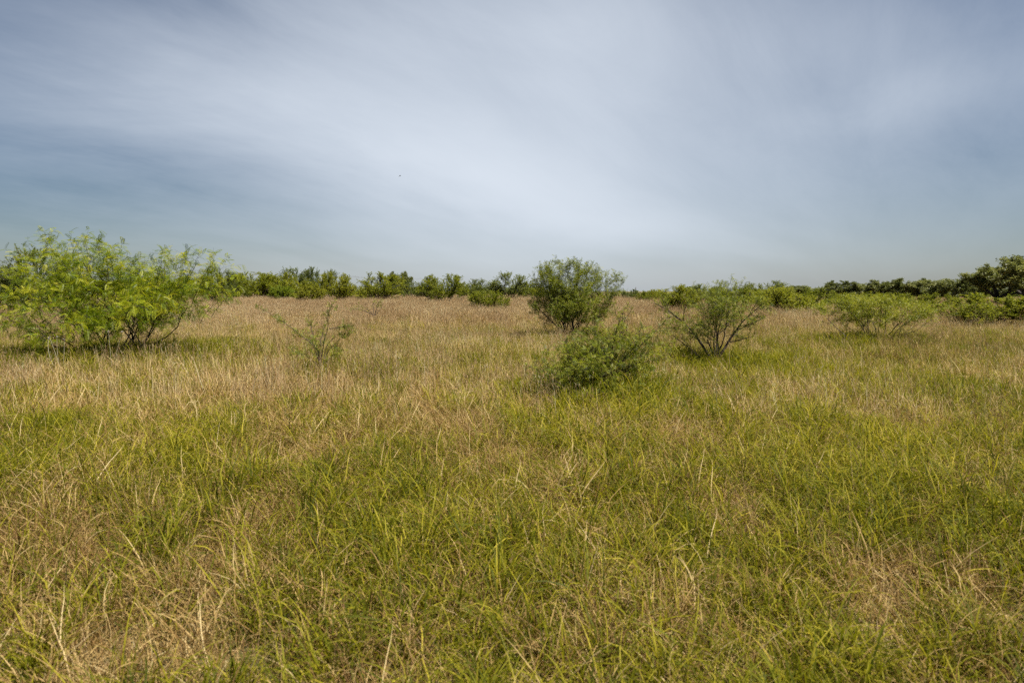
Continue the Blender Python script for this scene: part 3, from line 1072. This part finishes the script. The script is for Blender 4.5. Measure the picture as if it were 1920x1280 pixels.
# --- the spreading flat acacia at right
Y = 21.0
loc = base_at(1632, Y)
g = Grow(61, [dict(n=8, wob=0.12, up=0.0, kids=9, **{'from': 0.25}),
              dict(n=6, wob=0.15, up=0.02, kids=11, len=1.1, ang=(0.7, 0.25), rr=0.5, short=0.4, slack=0.15, leaf=16, **{'from': 0.2}),
              dict(n=5, wob=0.15, up=0.03, kids=0, len=0.36, ang=(0.8, 0.3), rr=0.5, short=0.3, leaf=50, slack=0.2)],
         [((np.array(at(px, py, Y)) - np.array(loc)) * np.array([1, 0, 1]), np.array([rx, rx * 0.9, rz_]) * Y / FPX) for (px, py, rx, rz_) in
          [(1625, 583, 80, 22), (1590, 582, 52, 20), (1680, 585, 50, 22), (1630, 566, 50, 14), (1710, 594, 30, 18), (1560, 594, 30, 18), (1630, 602, 70, 14)]])
stems(g, 24, (0.25, 1.3), 2.1, 0.015, 0.22)
fit_sides(g, *spread(1632, Y, 1538, 1735, 552))
lv = leaves(g, tpl_pinnate(2, 0.36, 0.24, 0.1, 0.45), (0.05, 0.10), np.random.default_rng(9), (0.55, 0.2))
build_plant('acacia_bush', g, [6, 4, 3], lv, M['bark'], M['far_leaf'], loc, 0, 'low flat-topped spreading acacia bush with bare stems, standing in dry grass at right', 'bush')

# ------------------------------------------------------------------ background bushes: a few grown kinds, copied
PROTO = {}


def proto(key, seed, nst, spread, leafmat, env_h, env_w, leafsize, leafden, barkm='bark', tpl=None, kids=(12, 10), tint=(0.5, 0.22), r=0.05, up=0.04, stemlen=3.9, twig=0.55, skirt=0.42):
    E = [(np.array([0, 0, env_h * 0.60]), np.array([env_w * 0.46, env_w * 0.46, env_h * 0.40])),
         (np.array([env_w * 0.12, 0, env_h * skirt]), np.array([env_w * 0.44, env_w * 0.44, env_h * 0.30])),
         (np.array([-env_w * 0.14, 0.1, env_h * (skirt - 0.02)]), np.array([env_w * 0.40, env_w * 0.40, env_h * 0.26]))]
    g = Grow(seed, [dict(n=8, wob=0.10, up=up, kids=kids[0], rmin=0.012, **{'from': 0.25}),
                    dict(n=6, wob=0.14, up=up, kids=kids[1], len=1.5, ang=(0.65, 0.25), rr=0.5, short=0.45, slack=0.12, leaf=leafden * 0.35, rmin=0.007, **{'from': 0.15}),
                    dict(n=4, wob=0.12, up=0.09, kids=0, len=twig, ang=(0.6, 0.25), rr=0.5, short=0.3, leaf=leafden * 2.5, slack=0.26, rmin=0.005)], E)
    stems(g, nst, spread, stemlen, r, 0.16)
    lv, lf, lt = leaves(g, tpl or tpl_quad(0.28), leafsize, np.random.default_rng(seed), tint, out=0.6)
    ex = lv[::4]
    env_h = np.percentile(ex[:, 2], 99.5)
    env_w = (np.percentile(ex[:, 0], 99) - np.percentile(ex[:, 0], 1) + np.percentile(ex[:, 1], 99) - np.percentile(ex[:, 1], 1)) / 2
    tv, tf = tubes(g.limbs, [5, 3, 3])
    PROTO[key] = (mesh_from('trunk', tv, tf, M[barkm], smooth_shade=True), mesh_from('crown', lv, lf, M[leafmat], {'tint': lt}, True), env_h, env_w)


proto('round_a', 71, 13, (0.1, 1.25), 'far_leaf', 3.4, 4.4, (0.06, 0.135), 34)
proto('round_b', 72, 12, (0.1, 1.15), 'far_leaf', 3.6, 4.0, (0.06, 0.135), 34, skirt=0.56)
proto('round_c', 73, 14, (0.1, 1.30), 'far_leaf', 3.0, 4.8, (0.06, 0.135), 36)
proto('round_d', 77, 12, (0.1, 1.20), 'far_leaf', 3.2, 4.2, (0.06, 0.135), 36, skirt=0.54)
proto('grey_a', 74, 11, (0.1, 1.10), 'grey_leaf', 3.8, 4.0, (0.06, 0.135), 26)
proto('grey_b', 75, 11, (0.1, 1.20), 'grey_leaf', 3.4, 4.6, (0.06, 0.135), 24, skirt=0.52)
proto('bright', 76, 12, (0.2, 1.30), 'bright_leaf', 2.4, 4.0, (0.09, 0.20), 26)


def proto_oak(key, seed, h, w, lobes, trunk_h):
    rng = np.random.default_rng(seed)
    E = [(np.array([x, y, z]), np.array([rx, rx, rz])) for (x, y, z, rx, rz) in lobes]
    g = Grow(seed, [dict(n=9, wob=0.16, up=0.02, kids=9, rmin=0.04, **{'from': 0.3}),
                    dict(n=7, wob=0.22, up=0.03, kids=9, len=w * 0.26, ang=(0.8, 0.25), rr=0.5, short=0.35, slack=0.06, leaf=3, rmin=0.02, **{'from': 0.15}),
                    dict(n=4, wob=0.22, up=0.04, kids=0, len=w * 0.085, ang=(0.9, 0.3), rr=0.5, short=0.3, leaf=26, slack=0.10, rmin=0.012)], E)
    for i in range(9):
        a = 2.4 * i + rng.normal(0, 0.3)
        th = 0.25 + 0.95 * (i + 0.5) / 9
        g.limb(np.array([0, 0, trunk_h]), np.array([math.sin(th) * math.cos(a), math.sin(th) * math.sin(a), math.cos(th)]), w * 0.56, 0.17, 0)
    g.limbs.append((np.array([[0, 0, -0.2], [0.05, 0, trunk_h * 0.5], [0, 0.04, trunk_h + 0.2]]), np.array([0.42, 0.34, 0.28]), 0))
    # leaf clumps: short sprays of several leaves turned every way
    tv0 = []
    tf0 = []
    for k in range(5):
        ax = unit(rng.normal(0, 1, 3) + np.array([0.6, 0, 0]))
        sd = unit(np.cross(ax, rng.normal(0, 1, 3)))
        c = rng.normal(0, 0.30, 3)
        b = len(tv0)
        tv0 += [c - ax * 0.25, c + sd * 0.15, c + ax * 0.25, c - sd * 0.15]
        tf0.append([b, b + 1, b + 2, b + 3])
    lv, lf, lt = leaves(g, (np.array(tv0), np.array(tf0)), (0.24, 0.48), rng, (0.5, 0.2), dens=0.95, upvar=2.0)
    h = np.percentile(lv[:, 2], 99.5)
    w = (np.percentile(lv[:, 0], 99) - np.percentile(lv[:, 0], 1) + np.percentile(lv[:, 1], 99) - np.percentile(lv[:, 1], 1)) / 2
    tv, tf = tubes(g.limbs, [6, 4, 3])
    PROTO[key] = (mesh_from('trunk', tv, tf, M['oak_bark'], smooth_shade=True), mesh_from('crown', lv, lf, M['oak_leaf'], {'tint': lt}, True), h, w)


proto_oak('oak_a', 81, 7.0, 9.0, [(0, 0, 5.2, 3.0, 1.7), (-2.2, 0.5, 4.5, 2.2, 1.4), (2.3, -0.4, 4.4, 2.3, 1.4), (0.8, 1.5, 5.9, 1.6, 1.0), (-1.2, -1.4, 3.6, 2.4, 1.3), (1.5, -1.6, 3.2, 2.2, 1.4), (-2.8, 1.2, 3.0, 1.5, 1.2), (3.2, 1.0, 2.9, 1.3, 1.2)], 1.7)
proto_oak('oak_b', 82, 7.0, 9.0, [(0.4, 0, 5.3, 2.6, 1.6), (-2.5, 0.5, 4.8, 1.9, 1.2), (2.6, -0.4, 4.7, 1.9, 1.2), (-0.8, 1.5, 6.0, 1.4, 0.9), (-2.2, -1.4, 3.2, 1.9, 1.3), (2.5, -1.6, 3.0, 2.0, 1.3), (-3.6, 0.6, 3.4, 1.2, 1.2), (0.2, -2.6, 2.6, 1.6, 1.2)], 1.8)


def place(name, key, px, Y, top, wpx, label, cat='bush', group=None, rz=None, dz=0.0, rng=random.Random(4)):
    tm, cm, h, w = PROTO[key]
    x, y, z = base_at(px, Y, dz)
    H = at(px, top, Y)[2] - z
    W = wpx * Y / FPX
    root = empty(name, (x, y, z), rng.uniform(0, 6.28) if rz is None else rz, (W / w, W / w, H / h))
    tag(root, label, cat, group)
    for nm, me in (('trunk', tm), ('crown', cm)):
        link(nm, me, root)
    return root


GB = 'bushes along the far edge of the field'
BG = [('round_c', 480, 84, 512, 112, 'round dark-stemmed bush near the left end of the far row'),
      ('grey_a', 556, 96, 504, 74, 'tall grey-green bush behind the far row, left of the crossarm pole'),
      ('grey_b', 596, 94, 503, 66, 'tall feathery grey-green bush just left of the crossarm pole'),
      ('round_a', 530, 88, 514, 84, 'mid-green bush between the round dark-stemmed bush and the tall grey ones'),
      ('round_b', 628, 70, 513, 62, 'bush on a short trunk directly under the crossarm pole'),
      ('round_d', 583, 66, 532, 50, 'small umbrella-shaped bush on one thin stem, left of the bush under the pole'),
      ('bright', 530, 74, 538, 44, 'small bright yellow-green bush low in the far row at left'),
      ('round_d', 660, 80, 535, 52, 'low bush in the gap between the pole bush and the large round bush'),
      ('round_a', 717, 72, 513, 84, 'large round bush with a dark leafy tree top behind its right shoulder'),
      ('grey_b', 772, 80, 526, 60, 'loose olive bush between the large round bush and the pointed bush'),
      ('round_b', 832, 64, 516, 82, 'bright pointed bush standing forward of the far row, left of centre'),
      ('grey_a', 897, 84, 524, 50, 'thin bush with bare grey twigs above it, left of the tall centre bush'),
      ('round_c', 880, 88, 532, 60, 'low bush in the far row right of the pointed bush'),
      ('grey_a', 957, 78, 512, 74, 'tall centre bush of the far row with feathery top and dark gap at its foot'),
      ('round_c', 916, 44, 546, 78, 'low wide bush standing forward in the dry grass left of the vase-shaped bush'),
      ('round_d', 1000, 80, 528, 60, 'bush just behind the left side of the vase-shaped bush'),
      ('grey_b', 1183, 86, 543, 34, 'small grey-green bush left of the thin bare post'),
      ('round_a', 1205, 72, 546, 30, 'small round bush right at the foot of the thin bare post'),
      ('round_c', 1228, 82, 543, 42, 'low round bush right of the thin bare post'),
      ('round_b', 1275, 44, 536, 66, 'green bush behind the left side of the open airy bush'),
      ('grey_b', 1322, 70, 534, 70, 'olive bush far behind the top of the open airy bush'),
      ('round_d', 1390, 60, 540, 80, 'bush behind the right side of the open airy bush'),
      ('grey_b', 1440, 66, 528, 84, 'tall olive bush behind the wide bush right of the open airy bush'),
      ('round_c', 1462, 42, 540, 120, 'wide bright green bush right of the open airy bush, branches near the grass'),
      ('round_a', 1530, 52, 540, 70, 'green bush at the foot of the lone dark oak'),
      ('round_b', 1588, 54, 550, 60, 'green bush in front of the lone dark oak, behind the flat-topped one'),
      ('round_c', 1668, 52, 550, 84, 'bright bush directly behind the flat-topped spreading bush'),
      ('round_d', 1748, 46, 551, 84, 'green bush with a dark hollow at its foot, right of the flat-topped bush'),
      ('round_a', 1852, 30, 553, 150, 'smooth domed bright green bush in front of the big oak at the right edge'),
      ('grey_a', 85, 36, 470, 150, 'tall grey-green bush rising behind the feathery shrub at the left edge'),
      ('grey_b', 6, 42, 492, 70, 'dark grey-green bush cut by the left edge of the picture'),
      ('grey_a', 410, 62, 503, 60, 'grey-green bush half hidden behind the right end of the feathery shrub'),
      ('round_d', 445, 76, 520, 50, 'small bush in the far row just right of the feathery shrub')]
for (k, px, Y, top, w, lab) in BG:
    place('acacia_bush' if k != 'bright' else 'yellow_bush', k, px, Y, top, w * 1.04, lab, 'bush', GB)

# fill of the far row: bushes nothing tells apart but what they stand behind
rr = random.Random(12)
GD = 'bushes in the dull row behind'


def behind(px):
    for lim, w in ((420, 'behind the feathery shrub at the left edge'), (660, 'behind the tall grey-green bushes near the crossarm pole'), (1010, 'behind the pointed bush and tall centre bush'),
                   (1262, 'around the foot of the thin bare post'), (1545, 'behind the open airy bush'), (9999, 'under and between the oaks at right')):
        if px < lim:
            return 'low dull bush of the farthest row, ' + w


for i in range(40):
    px = -140 + i * 56 + rr.uniform(-18, 18)
    if 1150 < px < 1262 or 1010 < px < 1140:
        continue
    top = 540 + rr.uniform(-5, 5)
    if px < 420:
        top -= 18
    place('distant_bush', rr.choice(['round_a', 'round_b', 'grey_a', 'grey_b', 'round_c']), px, rr.uniform(104, 135), top, rr.uniform(70, 100), behind(px), 'bush', GD, rng=rr)
for i in range(5):
    px = 1158 + i * 24
    place('distant_bush', rr.choice(['grey_a', 'grey_b']), px, rr.uniform(120, 150), 548 + rr.uniform(-2, 2), 44, behind(px), 'bush', GD, rng=rr)

GO = 'oaks along the right side'
for (k, px, Y, top, w, lab, rz) in [('oak_a', 1577, 92, 527, 56, 'lone small dark oak standing clear against the sky right of centre', 0.4),
                                    ('oak_b', 1625, 92, 531, 58, 'leftmost oak of the grey-green row at right', 1.2),
                                    ('oak_a', 1662, 88, 526, 66, 'second oak from the left in the grey-green row at right', 2.1),
                                    ('oak_a', 1706, 86, 523, 70, 'middle oak of the grey-green row, above the flat-topped bush', 2.9),
                                    ('oak_b', 1748, 84, 526, 66, 'fourth oak from the left in the grey-green row at right', 3.7),
                                    ('oak_b', 1788, 80, 524, 72, 'last oak of the grey-green row, next to the dark oaks', 4.4),
                                    ('oak_a', 1830, 70, 519, 78, 'dark oak at the left foot of the big oaks', 5.2),
                                    ('oak_b', 1872, 64, 502, 100, 'dark oak between the small one and the tallest at right', 2.2),
                                    ('oak_a', 1925, 60, 484, 150, 'tallest dark spreading oak cut by the right edge of the picture', 0.9),
                                    ('oak_b', 2010, 58, 476, 170, 'oak crown at the very edge of the picture, right of the tallest dark oak', 0.2),
                                    ('oak_a', 748, 110, 510, 40, 'dark round oak top behind the large round bush at left', 0.1),
                                    ('oak_b', 1505, 84, 536, 56, 'dull oak top behind the wide bright green bush', 3.4)]:
    place('oak_tree', k, px, Y, top, w * 1.08, lab, 'tree', GO, rz)


# ------------------------------------------------------------------ poles and wires
def box(c, s):
    c, s = np.array(c), np.array(s) / 2
    v = np.array([[x, y, z] for x in (-1, 1) for y in (-1, 1) for z in (-1, 1)]) * s + c
    f = np.array([[0, 1, 3, 2], [4, 6, 7, 5], [0, 4, 5, 1], [2, 3, 7, 6], [0, 2, 6, 4], [1, 5, 7, 3]])
    return v, f


def pole(px, Y, H, label, arm=True, r=0.17, rz=0.3):
    x, y, z = base_at(px, Y)
    root = empty('utility_pole', (x, y, z), rz)
    tag(root, label, 'pole')
    v, f = tubes([(np.array([[0, 0, -0.5], [0, 0, H * 0.5], [0, 0, H]]), np.array([r * 1.15, r, r * 0.8]), 0)], [10])
    top = np.array([list(range(len(v) - 10, len(v)))])
    link('post', mesh_from('post', v, [f, top], M['pole_wood'], smooth_shade=False), root)
    if arm:
        v, f = box((0, -0.2, H - 0.55), (2.5, 0.12, 0.16))
        link('crossarm', mesh_from('crossarm', v, f, M['pole_wood']), root)
        for xx in (-1.15, 0, 1.15):
            zb = H - 0.47 if xx else H
            v, f = tubes([(np.array([[xx, -0.2 if xx else 0, zb], [xx, -0.2 if xx else 0, zb + 0.1], [xx, -0.2 if xx else 0, zb + 0.2]]), np.array([0.05, 0.09, 0.04]), 0)], [8])
            link('insulator', mesh_from('insulator', v, f, M['porcelain']), root)
    c, s = math.cos(rz), math.sin(rz)
    return [np.array([x + c * q[0] - s * q[1], y + s * q[0] + c * q[1], z + q[2]]) for q in ((-1.15, -0.2, H - 0.27), (0, 0, H + 0.2), (1.15, -0.2, H - 0.27))]


tops = [pole(310, 250, 10.0, 'utility pole hidden behind the feathery shrub at left'),
        pole(622, 320, at(622, 514, 320)[2] - base_at(622, 320)[2], 'wooden utility pole with a crossarm above the bush left of centre'),
        pole(820, 430, 9.6, 'utility pole hidden behind the bright pointed bush')]
pole(1192, 210, at(1192, 538.5, 210)[2] - base_at(1192, 210)[2], 'thin bare post poking above the low bushes right of the vase-shaped bush', False, 0.13)
for a, b, wh in ((tops[0], tops[1], 'left of'), (tops[1], tops[2], 'right of')):
    for i, nm in enumerate(('left', 'top', 'right')):
        t = np.linspace(0, 1, 25)[:, None]
        p = a[i] * (1 - t) + b[i] * t
        p[:, 2] -= 1.3 * (1 - (2 * t[:, 0] - 1) ** 2)
        v, f = tubes([(p, np.full(25, 0.022), 0)], [4])
        tag(link('power_wire', mesh_from('power_wire', v, f, M['wire'])), 'thin sagging power wire %s the crossarm pole, on its %s insulator' % (wh, nm), 'wire', 'power wires')


# ------------------------------------------------------------------ bird and dead weeds
bx, by, bz = at(750, 330, 62)
P = np.array([[-0.17, 0, 0], [-0.10, 0, 0.005], [-0.03, 0, 0.01], [0.05, 0, 0.01], [0.10, 0, 0.015], [0.135, 0, 0.012], [0.16, 0, 0.005]])
v, f = tubes([(P, np.array([0.004, 0.02, 0.034, 0.036, 0.022, 0.02, 0.003]), 0)], [8])
bird = empty('bird', (bx, by, bz))
bird.scale = (0.65, 0.65, 0.65)
bird.rotation_euler = (R(20), R(-32), R(15))
tag(bird, 'small dark bird flying in the sky left of the bright cloud', 'bird')
link('body', mesh_from('body', v, f, M['feather'], smooth_shade=True), bird)
for s in (-1, 1):
    w = np.array([[0.07, 0.02, 0.02], [-0.03, 0.02, 0.02], [0.08, 0.14, 0.06], [-0.04, 0.14, 0.055], [0.03, 0.27, 0.03], [-0.05, 0.26, 0.03]])
    w2 = w - np.array([0, 0, 0.008])
    vv = np.concatenate([w, w2]) * np.array([1, s, 1])
    ff = np.array([[0, 1, 3, 2], [2, 3, 5, 4], [6, 8, 9, 7], [8, 10, 11, 9], [0, 2, 8, 6], [2, 4, 10, 8], [1, 7, 9, 3], [3, 9, 11, 5], [4, 5, 11, 10]])
    link('wing', mesh_from('wing', vv, ff, M['feather']), bird)
vv = np.array([[-0.15, -0.012, 0], [-0.15, 0.012, 0], [-0.25, 0.04, 0], [-0.25, -0.04, 0], [-0.15, -0.012, -0.006], [-0.15, 0.012, -0.006], [-0.25, 0.04, -0.006], [-0.25, -0.04, -0.006]])
link('tail', mesh_from('tail', vv, np.array([[0, 1, 2, 3], [7, 6, 5, 4], [0, 4, 5, 1], [1, 5, 6, 2], [2, 6, 7, 3], [3, 7, 4, 0]]), M['feather']), bird)


def weed(px, Y, tips, label, seed):
    rng = np.random.default_rng(seed)
    loc = base_at(px, Y)
    root = empty('dead_weed', loc)
    tag(root, label, 'weed', 'dead weeds before the feathery shrub')
    for (tx, ty) in tips:
        tip = np.array(at(tx, ty, Y)) - np.array(loc)
        tip[1] = rng.normal(0, 0.1)
        n = 7
        t = np.linspace(0, 1, n)[:, None]
        p = tip * t + np.array([0.05, 0, 0]) * np.sin(t * 3.1) * rng.normal(0, 0.8)
        v, f = tubes([(p, np.linspace(0.007, 0.004, n), 0)], [5])
        s = link('stem', mesh_from('stem', v, f, M['weed_stem'], smooth_shade=True), root)
        m = 60
        d = rng.normal(0, 1, (m, 3)) + np.array([0, 0, 0.4])
        d /= np.linalg.norm(d, axis=1)[:, None]
        q = np.cross(d, rng.normal(0, 1, (m, 3)))
        q /= np.linalg.norm(q, axis=1)[:, None]
        le = rng.uniform(0.012, 0.024, (m, 1))
        vv = np.stack([tip - q * 0.003, tip + q * 0.003, tip + d * le + q * 0.004, tip + d * le - q * 0.004], 1).reshape(-1, 3)
        link('seed_head', mesh_from('seed_head', vv, (np.arange(m) * 4)[:, None] + np.arange(4)[None], M['weed_head']), s)


weed(108, 13.6, [(78, 636), (95, 632), (107, 631), (120, 636)], 'dead pale weed stalks with whitish heads in front of the feathery shrub, left clump', 3)
weed(205, 13.9, [(207, 621), (230, 622)], 'two dead pale weed stalks with whitish heads in front of the feathery shrub, right clump', 4)
